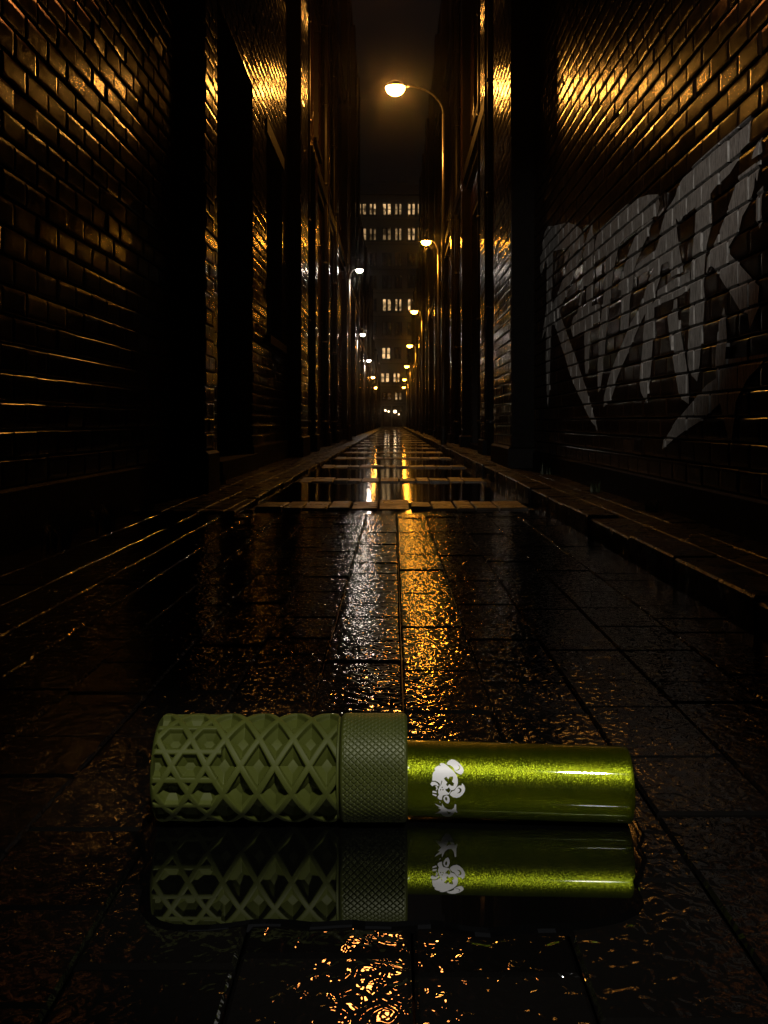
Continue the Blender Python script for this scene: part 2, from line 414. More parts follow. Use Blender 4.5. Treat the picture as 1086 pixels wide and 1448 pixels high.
def clip_rect(poly, x0, x1, y0, y1):
    def half(P, f, g):
        out = []
        for i in range(len(P)):
            a, b = P[i-1], P[i]; fa, fb = f(a), f(b)
            if (fa >= 0) != (fb >= 0):
                t = fa/(fa-fb); out.append(g((a[0]+(b[0]-a[0])*t, a[1]+(b[1]-a[1])*t)))
            if fb >= 0: out.append(b)
        return out
    for f, g in ((lambda p: p[0]-x0, lambda p: (x0, p[1])), (lambda p: x1-p[0], lambda p: (x1, p[1])),
                 (lambda p: p[1]-y0, lambda p: (p[0], y0)), (lambda p: y1-p[1], lambda p: (p[0], y1))):
        if len(poly) < 3: return []
        poly = half(poly, f, g)
    return poly if len(poly) >= 3 else []
def triangles(loops):
    flat = [p for lp in loops for p in lp]
    tr = tessellate_polygon([[Vector((x, y, 0)) for x, y in lp] for lp in loops])
    return [[flat[i] for i in t] for t in tr]
gm = MB()
for li, loops in enumerate(letters):
    wl = []
    for lp in loops:
        q = []
        for (px, py) in lp:
            Y = FOC*W/(px - VX); q.append((Y, H + (VY - py)/FOC*Y))
        wl.append(q)
    lift = .0008 + .0003*li
    for tri in triangles(wl):
        ylo, yhi = min(p[0] for p in tri), max(p[0] for p in tri); zlo, zhi = min(p[1] for p in tri), max(p[1] for p in tri)
        c = clip_rect(tri, ylo, yhi, zlo, zhi)
        for (a, b, c0, d0, pr, ta, tb, my, mz) in rectsA:
            if b < ylo or a > yhi or d0 < zlo or c0 > zhi: continue
            c = clip_rect(tri, a, b, c0, d0)
            if not c: continue
            X = lambda y, z: W + pr + ta*(y-my) + tb*(z-mz) - lift
            gm.add([(X(y, z), y, z) for y, z in c], [tuple(range(len(c)))])
            for i in range(len(c)):           # paint on the top and end edges of the brick
                p, q = c[i-1], c[i]
                for (ax, val, sg) in ((1, d0, 1), (0, a, -1), (0, b, 1), (1, c0, -1)):
                    if abs(p[ax]-val) < 1e-7 and abs(q[ax]-val) < 1e-7 and (abs(p[0]-q[0]) + abs(p[1]-q[1])) > 1e-5:
                        d = (sg*(.0045 + lift), 0) if ax == 0 else (0, sg*(.0045 + lift))
                        gm.quad((X(*p), *p), (X(*q), *q), (X(*q)+.0055, q[0]+d[0], q[1]+d[1]), (X(*p)+.0055, p[0]+d[0], p[1]+d[1]))
                        gm.quad((X(*p)+.0055, p[0]+d[0], p[1]+d[1]), (X(*q)+.0055, q[0]+d[0], q[1]+d[1]), (W+.015, q[0]+d[0], q[1]+d[1]), (W+.015, p[0]+d[0], p[1]+d[1]))
n = NT('worn grey spray paint')
wear = n.noise(55, 5, .65, stretch=(1, 2.4, .35))
n.set(Base_Color=n.ramp(wear, [(.30, (.07,.065,.06)), (.50, (.52,.50,.47)), (.72, (.78,.76,.73))]), Roughness=.75,
      Normal=n.bump(n.noise(120, 4, .6, stretch=(1, 2, .5)), .5, .004))
M['graffiti'] = n.m
g = gm.build('graffiti', M['graffiti'], rA)
g['label'] = 'large worn grey graffiti lettering of tall pointed strokes across the bricks'

# ------------------------------------------------------------------ ground
mb = MB(); mb.quad((-160,-40,-.035),(160,-40,-.035),(160,400,-.035),(-160,400,-.035))
struct(mb.build('ground', M['earth']))

def paving(name, mat, x_edges, y0, y1, lens, z=0., gap=.0022, tilt=.0016, seed=1):
    r = random.Random(seed); mb = MB(); T = []
    for xa, xb in zip(x_edges, x_edges[1:]):
        y = y0 - r.uniform(0, lens[1]*.7)
        while y < y1:
            L = r.uniform(*lens); a, b = max(y, y0), min(y + L, y1); y += L
            if b - a < .04: continue
            g2 = gap*.5*r.uniform(.7, 1.4); e = .004
            zz = z + r.uniform(-.002, .002); tx, ty = r.gauss(0, tilt), r.gauss(0, tilt)
            cx, cy = (xa+xb)/2, (a+b)/2
            zf = lambda X, Y: zz + tx*(X-cx) + ty*(Y-cy)
            o = [(xa+g2,a+g2),(xb-g2,a+g2),(xb-g2,b-g2),(xa+g2,b-g2)]
            i = [(xa+g2+e,a+g2+e),(xb-g2-e,a+g2+e),(xb-g2-e,b-g2-e),(xa+g2+e,b-g2-e)]
            vs = [(p,q,-.034) for p,q in o] + [(p,q,zf(p,q)-.004) for p,q in o] + [(p,q,zf(p,q)) for p,q in i]
            fs = [(8,9,10,11)] + [(k,(k+1)%4,4+(k+1)%4,4+k) for k in range(4)] + [(4+k,4+(k+1)%4,8+(k+1)%4,8+k) for k in range(4)]
            mb.add(vs, fs); T += [r.random()]*9
    o = mb.build(name, mat); set_tone(o, T); return struct(o)

xs = [-1.44, -1.27, -1.07]
while xs[-1] < .80: xs.append(xs[-1] + .158 + random.uniform(-.008, .008))
xs[-1] = .852
paving('paving', M['paver'], xs, .25, 5.82, (.13, .30), seed=3)
BANDS = [6.10 + 2.78*k for k in range(38)]
# flooded road between the bands, the bands of rougher setts
mb = MB(); T = []
prev = 5.825
for yb in BANDS:
    mb.quad((-.86,prev,-.004),(.855,prev,-.004),(.855,yb-.004,-.004),(-.86,yb-.004,-.004)); T.append(.5)
    prev = yb + .53
o = mb.build('road', M['slab']); set_tone(o, T); struct(o)
mb = MB(); T = []; r = random.Random(5)
for yb in BANDS:
    x = -.80
    while x < .78:
        w = r.uniform(.11, .19); z = r.uniform(-.002, .003); tx = r.gauss(0, .012); ty = r.gauss(0, .012); e = .006
        x0, x1, y0, y1 = x + .004, min(x + w, .80) - .004, yb, yb + .525
        cx, cy = (x0+x1)/2, (y0+y1)/2
        for (ya, yc) in ((y0, y0+.26), (y0+.266, y1)):
            zf = lambda X, Y: .006 + z + tx*(X-cx) + ty*(Y-cy)
            oo = [(x0,ya),(x1,ya),(x1,yc),(x0,yc)]; ii = [(x0+e,ya+e),(x1-e,ya+e),(x1-e,yc-e),(x0+e,yc-e)]
            mb.add([(p,q,-.03) for p,q in oo] + [(p,q,zf(p,q)-.004) for p,q in oo] + [(p,q,zf(p,q)) for p,q in ii],
               [(8,9,10,11)] + [(k,(k+1)%4,4+(k+1)%4,4+k) for k in range(4)] + [(4+k,4+(k+1)%4,8+(k+1)%4,8+k) for k in range(4)])
            T += [r.random()]*9
        x += w
o = mb.build('paver_bands', M['band']); set_tone(o, T); struct(o)
# left pavement beyond the near paving, right pavement, kerbs
paving('left_pavement', M['wetstone'], [-1.44, -1.27, -1.07, -.93], 5.83, 108, (.4, .9), z=.012, seed=11)
paving('right_pavement', M['wetstone'], [1.012, 1.15, 1.29, 1.44], .25, 108, (.3, .8), z=.03, seed=12)
def kerb(name, x0, x1, z, seed, y0, lens):
    r = random.Random(seed); mb = MB(); T = []; y = y0
    while y < 108:
        L = r.uniform(*lens); dx = r.uniform(-.008, .008); dz = r.uniform(-.008, .006)
        mb.bbox(x0+dx, x1+dx, y, y+L-.014, -.034, z+dz, .006); T += [r.random()]*10; y += L
    o = mb.build(name, M['wetstone']); set_tone(o, T); return struct(o)
kerb('right_kerb', .862, 1.0, .085, 21, .6, (.55, .85))
kerb('left_kerb', -.925, -.868, .018, 22, 5.85, (.6, .95))

# shallow pool of still water round the grip, with an uneven edge
mb = MB(); N = 120; pts = []
for k in range(N):
    a = 2*math.pi*k/N
    sq = 1/max(abs(math.cos(a))**9 + abs(math.sin(a))**9, 1e-6)**(1/9)
    wob = 1 + .035*math.sin(5*a+1) + .025*math.sin(11*a+2) + .018*math.sin(19*a) + random.uniform(-.008, .008)
    pts.append((-.002 + .290*sq*(1+(wob-1)*.3)*math.cos(a), 1.203 + .158*sq*wob*math.sin(a), .0025))
pts = [(q[0]*q[1]/1.225, q[1], q[2]) for q in pts]
c = len(pts); mb.add(pts + [(0, 1.205, .0045)] + [(p[0]*1.012, 1.205+(p[1]-1.205)*1.02, -.004) for p in pts], [])
inner = [(p[0]*.985, 1.205+(p[1]-1.205)*.96, .0045) for p in pts]
base = len(mb.v); mb.v += inner
for k in range(N):
    k2 = (k+1) % N
    mb.f += [(base+k, base+k2, c), (k, k2, base+k2, base+k), (c+1+k, c+1+k2, k2, k)]; mb.m += [0]*3
n = NT('still dark water')
n.set(Base_Color=(.002,.002,.002,1), Roughness=.02, IOR=3.4, Normal=n.bump(n.noise(9, 2), .02, .004))
M['water'] = n.m
struct(mb.build('puddle', M['water'], smooth=False))

# ------------------------------------------------------------------ weeds along the wall feet
def weed(x, y, z, h, nb, label, seed):
    r = random.Random(seed); mb = MB()
    for k in range(nb):
        a = r.uniform(0, 2*math.pi); hh = h*r.uniform(.4, 1.0); lean = r.uniform(.15, .8)*hh; w = .004 + .003*r.random()
        bx, by = x + r.uniform(-.04, .04), y + r.uniform(-.07, .07); px, py = -math.sin(a)*w, math.cos(a)*w
        vs = []
        for i in range(5):
            t = i/4; cx = bx + math.cos(a)*lean*t*t; cy = by + math.sin(a)*lean*t*t; cz = z + hh*(t - .35*t*t*lean/hh)
            ww = 1 - t*.95
            vs += [(cx+px*ww, cy+py*ww, cz), (cx-px*ww, cy-py*ww, cz)]
        mb.add(vs, [(2*i, 2*i+1, 2*i+3, 2*i+2) for i in range(4)])
    o = mb.build('weed_tuft', M['weed']); o['label'] = label; o['category'] = 'weed'; o['group'] = 'weeds along the foot of the walls'
for args in [
    (-1.38, 4.35, 0, .13, 26, 'thin weed tuft at the foot of the left wall, nearest the camera', 1),
    (-1.37, 5.05, 0, .17, 40, 'bushiest weed tuft, at the foot of the left brick wall', 2),
    (-1.38, 5.95, 0, .12, 30, 'low weed tuft against the left plinth, halfway to the dark pilaster', 3),
    (-1.37, 6.95, 0, .11, 24, 'weed tuft just before the dark pilaster on the left', 4),
    (-1.37, 8.35, 0, .16, 22, 'weed tuft between the left pilaster and the tall doorway', 5),
    (1.38, 5.6, .03, .10, 26, 'weed tuft at the foot of the graffiti wall, nearest the camera', 6),
    (1.38, 7.2, .03, .12, 26, 'weed tuft at the foot of the graffiti wall, under the middle letters', 7),
    (1.38, 9.6, .03, .12, 22, 'weed tuft beside the dark pilaster left of the graffiti', 8)]:
    weed(*args)

# ------------------------------------------------------------------ street lamps
def street_lamp(label, side, hx, hy, Y, px_pole, size, colr, strength, group='street lamps down both sides of the alley', pr=.035):
    head = at(hx, hy, Y); xp = (px_pole - VX)/FOC*Y
    root = thing('street_lamp', label, 'street lamp', (xp, Y, 0), group)
    zt = head.z - size*1.3
    p = MB()
    p.tube([(xp, Y, -.03), (xp, Y, 1.0), (xp, Y, zt*.6), (xp, Y, zt)], [pr*1.25, pr*1.1, pr*.95, pr*.8], 16)
    p.build('pole', M['pole'], root, smooth=True)
    b = MB(); b.lathe((xp, Y, -.03), [(.001, .46), (pr*1.5, .46), (pr*1.9, .42), (pr*1.9, .06), (pr*2.6, .05), (pr*2.6, 0)], 16); b.build('pole_base', M['iron'], root)
    a = MB(); pts = []
    ex = head.x - (-side)*0 + side*size*.55
    for i in range(13):
        t = i/12*math.pi/2
        pts.append((xp + (ex - xp)*(1 - math.cos(t)), Y, zt - .02 + (head.z + size*.12 - zt + .02)*math.sin(t)))
    a.tube(pts, pr*.55, 10); a.build('arm', M['pole'], root, smooth=True)
    hd = MB(); s = size
    hd.lathe((head.x, Y, head.z), [(.001, s*.40), (s*.18, s*.38), (s*.36, s*.28), (s*.52, s*.12), (s*.55, s*.06), (s*.52, s*.05), (.001, s*.055)], 28, 1.0)
    hd.build('lamp_hood', M['iron'], root, smooth=True)
    bw = MB(); prof = [(s*.49, s*.05)]
    for i in range(1, 9):
        t = i/8*math.pi/2; prof.append((max(.001, s*.49*math.cos(t)), s*.05 - s*.42*math.sin(t)))
    bw.lathe((head.x, Y, head.z), prof, 24)
    bw.build('lamp_bowl', lamp_emit('lamp glow', colr, strength), root, smooth=True)
    return root
LS = 165.
lamps = [
 ('tallest and brightest amber street lamp, its long arm curving from a pole on the right', 1, 559, 125, 19.5, 627, .36, AMB, LS*1.5, .030),
 ('amber street lamp on the right, just behind and below the tall bright lamp', 1, 602.5, 342, 29, 619.5, .27, AMB2, LS*1.1, .034),
 ('third amber street lamp on the right, level with lit middle windows far behind', 1, 585.7, 440.5, 43, 596.5, .29, AMB2, LS*.55, .036),
 ('fourth amber street lamp along the right wall', 1, 579.3, 488.8, 57, 587.8, .30, AMB2, LS*.55, .04),
 ('fifth amber street lamp along the right wall', 1, 575.2, 518, 72, 580, .30, AMB2, LS*.55, .04),
 ('sixth small amber street lamp along the right wall', 1, 571.9, 536.6, 88, 577, .30, AMB2, LS*.5, .04),
 ('farthest small amber street lamp on the right side', 1, 571, 547.6, 104, 575, .30, AMB2, LS*.5, .04),
 ('nearest whitish street lamp on the left, bright against the far building', -1, 508.3, 382, 28, 494, .19, WHI, LS*.5, .036),
 ('second whitish street lamp on the left, well below the first', -1, 513, 473, 40, 505, .17, WHI, LS*.7, .036),
 ('third street lamp on the left, a small pale point', -1, 521.6, 509.8, 50, 515.5, .17, WHI, LS*.8, .036),
 ('fourth street lamp on the left, a tiny pale point', -1, 527.4, 533.5, 62, 522, .20, AMB, LS*.7, .04),
 ('farthest street lamp on the left, a tiny point low over the road', -1, 530.7, 548, 76, 526.5, .22, AMB, LS*.7, .04),
]
for (lab, sd, hx, hy, Y, pp, sz, cl, st, pr) in lamps:
    street_lamp(lab, sd, hx, hy, Y, pp, sz, cl, st, pr=pr)

# unseen spots added behind the camera to light the grip and the graffiti wall
def spot(name, loc, target, power, angle, colr, rad, blend=.6):
    L = bpy.data.lights.new(name, 'SPOT'); L.energy = power; L.spot_size = R(angle); L.spot_blend = blend; L.color = colr; L.shadow_soft_size = rad
    o = bpy.data.objects.new(name, L); col.objects.link(o); o.location = loc
    o.rotation_euler = (Vector(target) - Vector(loc)).to_track_quat('-Z', 'Y').to_euler(); return o
spot('unseen_spot', (-1.1, -2.2, 4.3), (1.45, 8.2, 1.25), 640, 25, (1, .92, .82), .10)

spot('unseen_spot', (-.10, 9.6, 4.75), (-.05, 1.6, 0), 50, 34, (1, .30, .06), .12)  # unseen spot overhead, added for the sparkle on the near paving

# ------------------------------------------------------------------ building closing the alley
YF = 118.
root = thing('office_building', 'tall grey building closing the end of the alley, with rows of lit windows', 'building', (0, YF, 0))
def fz(py): return H + (VY - py)/FOC*YF
def fx(px): return (px - VX)/FOC*YF
rows = [(287, 304, 'A'), (322, 340, 'A'), (357, 376, 'D'), (389, 408, 'D'), (422, 440, 'L'), (455, 474, 'D'), (491, 508, 'M'), (527, 541, 'N'), (555, 566, 'S')]
groups = [(461, 475), (480, 490), (505, 518.5), (522, 532.5), (540.5, 553.5), (558, 568.5), (576, 587.5), (590, 597), (611, 622), (628, 640)]
wins = []
for (ya, yb, kind) in rows:
    for gi, (xa, xb) in enumerate(groups):
        lit = (kind == 'A') or (kind == 'L' and gi in (4, 5, 6)) or (kind == 'M' and gi == 4) or (kind == 'N' and gi in (4, 5)) or (kind == 'S' and gi == 5)
        if kind == 'M': xa2, xb2 = xa - 1, xb - 1
        elif kind == 'N': xa2, xb2 = xa - 2.5, xb - 2.5
        else: xa2, xb2 = xa, xb
        wins.append((fx(xa2), fx(xb2), fz(yb), fz(ya), lit, kind))
x0, x1, zt = fx(440), fx(665), fz(276)
mb = MB()
xs_ = sorted({x0, x1, *[w[0] for w in wins], *[w[1] for w in wins]}); zs_ = sorted({-.05, zt, *[w[2] for w in wins], *[w[3] for w in wins]})
for a, b in zip(xs_, xs_[1:]):
    for c, d in zip(zs_, zs_[1:]):
        mx, mz = (a+b)/2, (c+d)/2
        if any(w[0] < mx < w[1] and w[2] < mz < w[3] for w in wins): continue
        mb.quad((a,YF,c),(b,YF,c),(b,YF,d),(a,YF,d))
for w in wins:
    a, b, c, d = w[:4]; ye = YF + .3
    mb.quad((a,YF,c),(a,ye,c),(a,ye,d),(a,YF,d)); mb.quad((b,YF,c),(b,ye,c),(b,ye,d),(b,YF,d))
    mb.quad((a,YF,d),(b,YF,d),(b,ye,d),(a,ye,d)); mb.quad((a,YF,c),(b,YF,c),(b,ye,c),(a,ye,c))
mb.box(x0, x1, YF + .31, YF + 12, -.05, zt)
mb.build('wall', M['far_wall'], root)
mb = MB(); mb.box(x0 - .3, x1 + .3, YF - .5, YF + 12, zt, zt + .35); mb.box(x0 - .15, x1 + .15, YF - .25, YF + 12, zt + .352, zt + 1.1)
mb.build('cornice', M['far_trim'], root)
mb = MB(); mb.box(fx(527), fx(577), YF + .5, YF + 6, zt + 1.1, fz(257)); mb.box(fx(545), fx(562), YF + .7, YF + 5, fz(257), fz(253)); mb.build('roof_parapet', M['far_trim'], root)
for zc in (310, 345, 381, 414, 447, 480, 514, 547, 571):
    mb = MB(); mb.box(x0, x1, YF - .10, YF + .02, fz(zc + 1), fz(zc - .5)); mb.build('string_course', M['far_trim'], root)
def lit_mat(i, s):
    n = NT('lit window')
    br = n.noise(1.9, 2, .5)
    n.set(Base_Color=(.02,.02,.02,1), Emission_Color=(1, .62, .27, 1), Emission_Strength=n.rng(br, .06*s, 1.0*s, .35, .65), Roughness=.3)
    return n.m
lits = [lit_mat(i, s) for i, s in enumerate((.9, .45, .2, 1.2))]
rr = random.Random(4)
for (a, b, c, d, lit, kind) in wins:
    f = MB(); t = .09; y0, y1 = YF + .12, YF + .2
    f.box(a, a+t, y0, y1, c, d); f.box(b-t, b, y0, y1, c, d); f.box(a+t, b-t, y0, y1, c, c+t); f.box(a+t, b-t, y0, y1, d-t, d)
    m = (a+b)/2; zz = (c+d)/2
    f.box(m-.12, m+.12, y0+.003, y1-.003, c+t, d-t)
    f.box(a+t, m-.12, y0+.01, y1-.01, zz-.04, zz+.04); f.box(m+.12, b-t, y0+.01, y1-.01, zz-.04, zz+.04)
    w = f.build('window', M['frame'], root)
    g_ = MB(); g_.box(a+.02, b-.02, YF+.155, YF+.165, c+.02, d-.02)
    g_.build('pane', (rr.choice(lits) if kind == 'A' else (lits[3] if lit else M['glass'])) if lit else M['glass'], w)
    sl = MB(); sl.box(a-.08, b+.08, YF-.12, YF+.11, c-.14, c-.005); sl.build('sill', M['far_trim'], w)
for (xa, xb) in ((541, 553), (555, 569)):
    dr = MB(); dr.box(fx(xa), fx(xb), YF - .06, YF - .004, .02, fz(574)); o = dr.build('door', M['door'], root)
    for (lx, ly, s) in (((545, 580.5, .9), (549.5, 582, .8)) if xa == 541 else ((558.6, 582, 1.6), (564, 586, .6))):
        l = MB(); l.lathe((fx(lx), YF - .14, fz(ly)), [(.001, -.1*s), (.07*s, -.07*s), (.1*s, 0), (.07*s, .07*s), (.001, .1*s)], 12)
        l.build('door_light', lamp_emit('door light', (1, .7, .38), 14), o)

# ------------------------------------------------------------------ the grip with its tube lying in the puddle
Y0 = 1.326; RG = .0645; RT = .0457
SC = Y0/FOC*.978
gx = lambda px: (px - VX)*SC
grip = thing('lattice_grip', 'olive lattice grip with knurled ring and glossy green metal tube lying in the puddle', 'grip', (gx(556), Y0, 0))
ZL = .0045
def turned(xs, prof, ntheta, zc, name, mat, smooth=True, tilt=0., yaw=0., dy=0.):
    """surface of revolution round the X axis with a radius field prof[i, j]"""
    nx = len(xs); th = np.linspace(0, 2*np.pi, ntheta, endpoint=False)
    X = np.repeat(xs[:, None], ntheta, 1)
    Yv = Y0 + dy + prof*np.cos(th)[None] + yaw*(X - xs[0]); Zv = zc + prof*np.sin(th)[None] + tilt*(X - xs[0])
    v = np.stack([X, Yv, Zv], -1).reshape(-1, 3)
    i = np.arange(nx-1)[:, None]*ntheta; j = np.arange(ntheta)[None]; j2 = (j+1) % ntheta
    f = np.stack([i+j, i+j2, i+ntheta+j2, i+ntheta+j], -1).reshape(-1, 4)
    me = bpy.data.meshes.new(name); me.from_pydata(v.tolist(), [], f.tolist())
    me.materials.append(mat)
    me.polygons.foreach_set('use_smooth', [smooth]*len(me.polygons)); me.update()
    o = bpy.data.objects.new(name, me); col.objects.link(o); o.parent = grip; o.location = -Vector(grip.location)
    return o
def sstep(a, b, x):
    t = np.clip((x-a)/(b-a), 0, 1); return t*t*(3-2*t)

n = NT('olive moulded polymer')
f = n.noise(420, 2)
n.set(Base_Color=n.ramp(n.noise(18, 4), [(.3, (.048,.058,.008)), (.7, (.066,.078,.012))]), Roughness=.6, IOR=1.33,
      Normal=n.bump(f, .12, .0006))
M['olive'] = n.m
n = NT('olive knurled metal')
n.set(Base_Color=n.ramp(n.noise(30, 4), [(.3, (.046,.056,.009)), (.7, (.062,.073,.013))]), Roughness=.42, Metallic=.15, Normal=n.bump(n.noise(500, 2), .12, .0005))
M['olive_ring'] = n.m

xa, xb = gx(220), gx(480)
nx, nt = 330, 640
xs1 = np.linspace(xa, xb, nx); th = np.linspace(0, 2*np.pi, nt, endpoint=False)
p = 47.6*SC*1.0
A = (xs1[:, None] - gx(249.5))/(p/2)
B = (np.degrees(th)[None] - 161.0)/30.
gnorm = math.hypot(2/p, 1/(RG*math.pi/6))
d1 = np.abs(np.mod(A - B + 1, 2) - 1)/gnorm
d2 = np.abs(np.mod(A + B + 1, 2) - 1)/gnorm
barend = gx(311) + .006*np.sin(th*3)[None]
d3 = np.abs(np.mod(B, 1) - .5)*RG*math.pi/6
d3 = np.where(A*0 + xs1[:, None] < barend, d3 + .0004, 9.)
dmin = np.minimum(np.minimum(d1, d2), d3)
rib = .0037
dd = dmin - rib
# steep rib flank, then facets falling to a flat inner floor
depth = np.where(dd <= 0, .0010*np.clip((dmin/rib), 0, 1)**4,
        .0010 + .0055*sstep(0, .0009, dd) + np.clip(dd - .0009, 0, .0098)*1.1)
depth = np.minimum(depth, .0145)
rad = RG - depth
endr = np.maximum(0, (.006 - (xs1 - xa)))/.006
rim = np.maximum(0, 1 - (xs1 - xa)/.0045)
rad = np.minimum(rad, (RG - .005*endr**2)[:, None])
solid = (np.abs(xs1 - xa) < .0028)
rad[solid] = (RG - .005*endr[solid]**2)[:, None]
sol2 = (np.abs(xs1 - xb) < .0022); rad[sol2] = RG - .004
cap_x = np.array([xa, xa]); cap = np.array([[.001]*nt, [RG - .014]*nt])
allx = np.concatenate([[xa + .004, xa + .004, xa], xs1, [xb + .001, xb + .001]])
allr = np.concatenate([np.full((1, nt), .0005), np.full((1, nt), .040), np.full((1, nt), .042), rad, np.full((1, nt), RG - .008), np.full((1, nt), .0005)])
o = turned(allx, allr, nt, RG + ZL, 'lattice_sleeve', M['olive'], False)
o['label'] = 'olive sleeve of crossing ribs over deep faceted pits'

# knurled ring
xa2, xb2 = gx(482), gx(576)
nx2 = 190; nt2 = 900
xs2 = np.linspace(xa2, xb2, nx2); th2 = np.linspace(0, 2*np.pi, nt2, endpoint=False)
u = xs2[:, None]/.0085; vrow = th2[None]*RG/.0046
NR = round(2*math.pi*RG/.0040/2)*2; vrow = th2[None]/(2*math.pi)*NR
k = np.floor(vrow); fv = np.abs(vrow - k - .5)
fu = np.abs(np.mod(u + .5*np.mod(k, 2), 1) - .5)
u1 = np.mod(u + vrow*.5, 1); u2 = np.mod(u - vrow*.5, 1)
g1 = np.minimum(u1, 1-u1); g2 = np.minimum(u2, 1-u2)
kn = sstep(.03, .14, np.minimum(g1, g2))
slope = .0005*(np.mod(u - vrow*.5, 1))
kn_h = .0015*kn + slope*kn
edge = np.minimum(xs2 - xa2, xb2 - xs2); flat = sstep(.003, .005, edge)
ch = np.maximum(0, .0035 - edge)/.0035
rad2 = RG + .0004 - .0016 + (kn_h*flat[:, None]) + (.0012*(1-flat))[:, None] - (.0035*ch**2)[:, None]
o = turned(np.concatenate([[xa2], xs2, [xb2]]), np.concatenate([np.full((1, nt2), .0005), rad2, np.full((1, nt2), .0005)]), nt2, RG + ZL, 'knurled_ring', M['olive_ring'], True)
mn = o.data
o['label'] = 'olive ring cut with fine diamond knurling'

# green tube
n = NT('metallic green lacquer')
vor = n.n('ShaderNodeTexVoronoi', Scale=1400.); n.l(n.pos, vor.inputs['Vector'])
sub = n.n('ShaderNodeVectorMath', operation='SUBTRACT'); n.l(vor.outputs['Color'], sub.inputs[0]); sub.inputs[1].default_value = (.5,.5,.5)
scl = n.n('ShaderNodeVectorMath', operation='SCALE'); n.l(sub.outputs[0], scl.inputs[0]); scl.inputs['Scale'].default_value = .30
geo = n.n('ShaderNodeNewGeometry')
add = n.n('ShaderNodeVectorMath', operation='ADD'); n.l(geo.outputs['Normal'], add.inputs[0]); n.l(scl.outputs[0], add.inputs[1])
nrm = n.n('ShaderNodeVectorMath', operation='NORMALIZE'); n.l(add.outputs[0], nrm.inputs[0])
n.set(Base_Color=n.ramp(n.noise(50, 3), [(.3, (.090,.108,.001)), (.7, (.135,.142,.0015))]), Metallic=.9, Roughness=.34, Coat_Weight=1., Coat_Roughness=.035, Normal=nrm.outputs[0])
n.b.inputs['Coat Tint'].default_value = (.9, 1, .75, 1)
M['lacquer'] = n.m
xt0, xt1 = gx(560), gx(892)
zt0, zt1 = RT + ZL + .0030, RT + ZL
tilt = (zt1 - zt0)/(xt1 - xt0); YAW = -.065; DY = .009
prof = [(xt0, .0005), (xt0, RT)] + [(xt0 + (xt1-xt0)*k/40, RT) for k in range(1, 40)] + [(xt1 - .0012, RT), (xt1 - .0004, RT - .0004), (xt1, RT - .0012), (xt1, RT - .005), (xt1 - .06, RT - .005), (xt1 - .06, .0005)]
px_ = np.array([q[0] for q in prof]); pr_ = np.repeat(np.array([q[1] for q in prof])[:, None], 200, 1)
tube = turned(px_, pr_, 200, zt0, 'metal_tube', M['lacquer'], True, tilt, YAW, DY)
bpy.context.view_layer.update()
tube.data.set_sharp_from_angle(angle=R(35))
tube['label'] = 'glossy metallic yellow-green tube'

# emblem printed on the tube
cG = crop(595, 1065, .07366)
emblem = [
 [cG((360,215),(385,190),(440,195),(500,230),(560,285),(620,335),(660,385),(690,430),(710,500),(712,570),(700,620),(670,670),(640,700),(600,712),(585,710),(570,745),(545,785),(530,795),(480,800),(425,812),(410,850),(405,900),(360,890),(325,865),(325,830),(350,800),(335,760),(335,700),(360,640),(368,590),(330,555),(280,530),(220,530),(225,430),(235,380),(280,325),(260,305),(290,265),(340,240),(390,240)),
  cG((445,485),(490,450),(530,500),(555,450),(620,448),(620,490),(600,545),(640,580),(625,630),(580,625),(550,595),(515,635),(485,605),(510,560),(470,525)),
  cG((470,690),(510,685),(540,655),(555,680),(572,706),(560,738),(540,765),(500,740),(478,715)),
  cG((403,520),(412,545),(390,610),(372,640),(383,590)), cG((370,690),(392,690),(388,715),(370,712)), cG((398,650),(420,645),(424,665),(402,668)), cG((415,690),(438,688),(436,715),(414,712))],
 [cG((450,830),(490,808),(530,822),(555,880),(552,930),(525,970),(480,955),(445,915),(432,870)), cG((487,838),(508,862),(508,900),(490,912),(466,888),(466,852))],
 [cG((558,792),(575,757),(612,728),(645,718),(690,655),(740,622),(780,625),(795,580),(835,625),(852,680),(840,740),(800,800),(750,840),(690,860),(620,845),(575,815)),
  cG((700,668),(745,662),(782,690),(780,730),(750,765),(695,775),(735,745),(752,715),(740,685))],
 [cG((500,190),(530,150),(590,118),(650,130),(720,175),(770,225),(810,280),(825,330),(810,380),(775,412),(730,400),(680,370),(640,328),(640,300),(610,262),(560,230),(510,220)),
  cG((700,215),(745,245),(760,285),(740,318),(695,340),(655,325),(700,322),(735,300),(742,270),(725,240))],
 [cG((185,590),(215,550),(270,550),(320,580),(345,620),(330,640),(290,610),(250,615),(225,635),(195,610))],
 [cG((290,620),(320,650),(325,690),(290,720),(300,670),(280,630))],
 [cG((220,735),(240,720),(310,745),(300,765),(230,755))], [cG((220,785),(235,778),(310,805),(295,830),(230,805))],
 [cG((265,965),(340,1000),(405,1020),(408,960),(430,1000),(460,1045),(520,1080),(590,1085),(635,1050),(655,980),(680,985),(682,1090),(710,1140),(690,1150),(655,1125),(620,1180),(560,1220),(480,1225),(420,1195),(385,1160),(260,1165),(330,1130),(395,1090),(330,1050),(370,1045),(300,1000)),
  cG((490,1110),(540,1130),(585,1135),(540,1175))],
 [cG((355,925),(370,930),(382,950),(368,948))],
]
cam_p = np.array([0., 0., H])
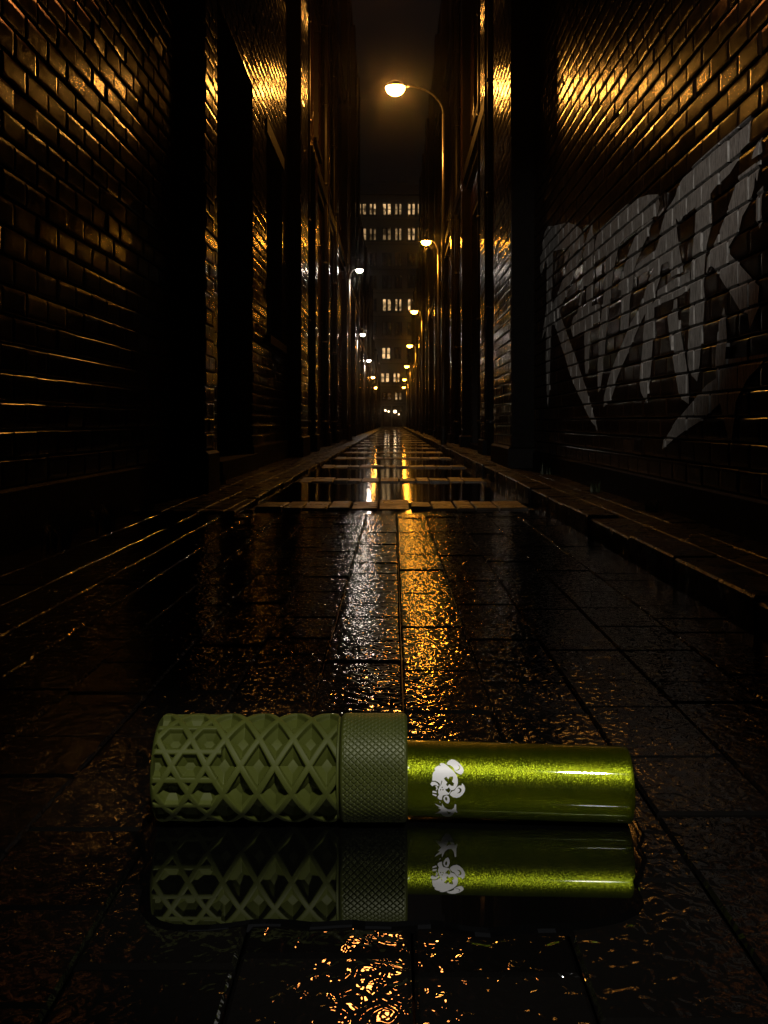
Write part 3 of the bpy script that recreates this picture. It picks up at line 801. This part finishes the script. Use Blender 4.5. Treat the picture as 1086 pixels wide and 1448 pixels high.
def on_tube(px, py, rr):
    d = np.array([(px-VX)/FOC, 1., (VY-py)/FOC])
    ax = np.array([1., YAW, tilt]); ax /= np.linalg.norm(ax); o0 = cam_p - np.array([xt0, Y0 + DY, zt0])
    dp = d - ax*d.dot(ax); op = o0 - ax*o0.dot(ax)
    a, b, c = dp.dot(dp), 2*dp.dot(op), op.dot(op) - rr*rr
    D = b*b - 4*a*c
    t = (-b - math.sqrt(max(D, 0)))/(2*a)
    return tuple(cam_p + d*t)
# added spot behind the camera, placed so its reflection runs along the tube
pt = np.array(on_tube(826, 1093, RT)); ax_ = np.array([1., YAW, tilt]); ax_ /= np.linalg.norm(ax_)
nv = pt - np.array([xt0, Y0 + DY, zt0]); nv -= ax_*nv.dot(ax_); nv /= np.linalg.norm(nv)
iv_ = pt - cam_p; iv_ /= np.linalg.norm(iv_); rf = iv_ - 2*nv*iv_.dot(nv)
LP = pt + rf*(3.0/rf[2]); print('LAMP', LP)
spot('unseen_spot', tuple(LP), (.05, 1.32, .05), 450, 17, (1, .95, .86), .11)
em = MB()
for loops in emblem:
    for tri in triangles(loops):
        ylo, yhi = min(q[1] for q in tri), max(q[1] for q in tri)
        y = math.floor(ylo/2)*2
        while y < yhi:
            c = clip_rect(tri, 0, 2000, y, y + 2)
            if c: em.add([on_tube(a, b, RT + .0005) for a, b in c], [tuple(range(len(c)))])
            y += 2
M['print'] = simple('white print', (.85,.85,.87), .35, var=.05)
e = em.build('printed_emblem', M['print'], grip); e['label'] = 'white cartoon animal head emblem with crossed eye, turned sideways'

# ------------------------------------------------------------------ air, sky, camera
mb = MB(); mb.box(-60, 60, -25, 150, -1.2, 40)
hz = mb.build('haze', bpy.data.materials.new('night haze')); struct(hz, 'stuff')
m = hz.data.materials[0]; m.use_nodes = True; t = m.node_tree
for nd in list(t.nodes):
    if nd.type != 'OUTPUT_MATERIAL': t.nodes.remove(nd)
out = next(nd for nd in t.nodes if nd.type == 'OUTPUT_MATERIAL')
vol = t.nodes.new('ShaderNodeVolumePrincipled'); vol.inputs['Color'].default_value = (.9, .9, .9, 1); vol.inputs['Density'].default_value = .0008
vol.inputs['Anisotropy'].default_value = .98
t.links.new(vol.outputs[0], out.inputs['Volume'])
hz.display_type = 'WIRE'

w = bpy.data.worlds.new('World'); scene.world = w; w.use_nodes = True; t = w.node_tree
sky = t.nodes.new('ShaderNodeTexSky'); sky.sky_type = 'NISHITA'; sky.sun_disc = False
sky.sun_elevation = R(-4); sky.sun_rotation = R(180); sky.altitude = 50
hs = t.nodes.new('ShaderNodeHueSaturation'); hs.inputs['Saturation'].default_value = .12
bg = t.nodes['Background']; bg.inputs['Strength'].default_value = .15
t.links.new(sky.outputs[0], hs.inputs['Color']); t.links.new(hs.outputs[0], bg.inputs['Color'])

cd = bpy.data.cameras.new('Camera'); cam = bpy.data.objects.new('Camera', cd); col.objects.link(cam)
cam.location = (0, 0, H); cam.rotation_euler = (R(90), 0, 0)
cd.sensor_fit = 'HORIZONTAL'; cd.sensor_width = 36; cd.lens = 36*FOC/1086
cd.shift_x = -(VX - 543)/1086; cd.shift_y = -(724 - VY)/1086
cd.clip_start = .05; cd.clip_end = 600
scene.camera = cam

vs = scene.view_settings; vs.view_transform = 'Standard'; vs.look = 'None'; vs.exposure = 0; vs.gamma = 1
scene.render.engine = 'CYCLES'
cy = scene.cycles
cy.use_denoising = True
try: cy.denoiser = 'OPENIMAGEDENOISE'
except Exception: pass
cy.max_bounces = 6; cy.diffuse_bounces = 2; cy.glossy_bounces = 4; cy.volume_bounces = 0; cy.transmission_bounces = 2
cy.sample_clamp_indirect = 4; cy.caustics_reflective = False; cy.caustics_refractive = False
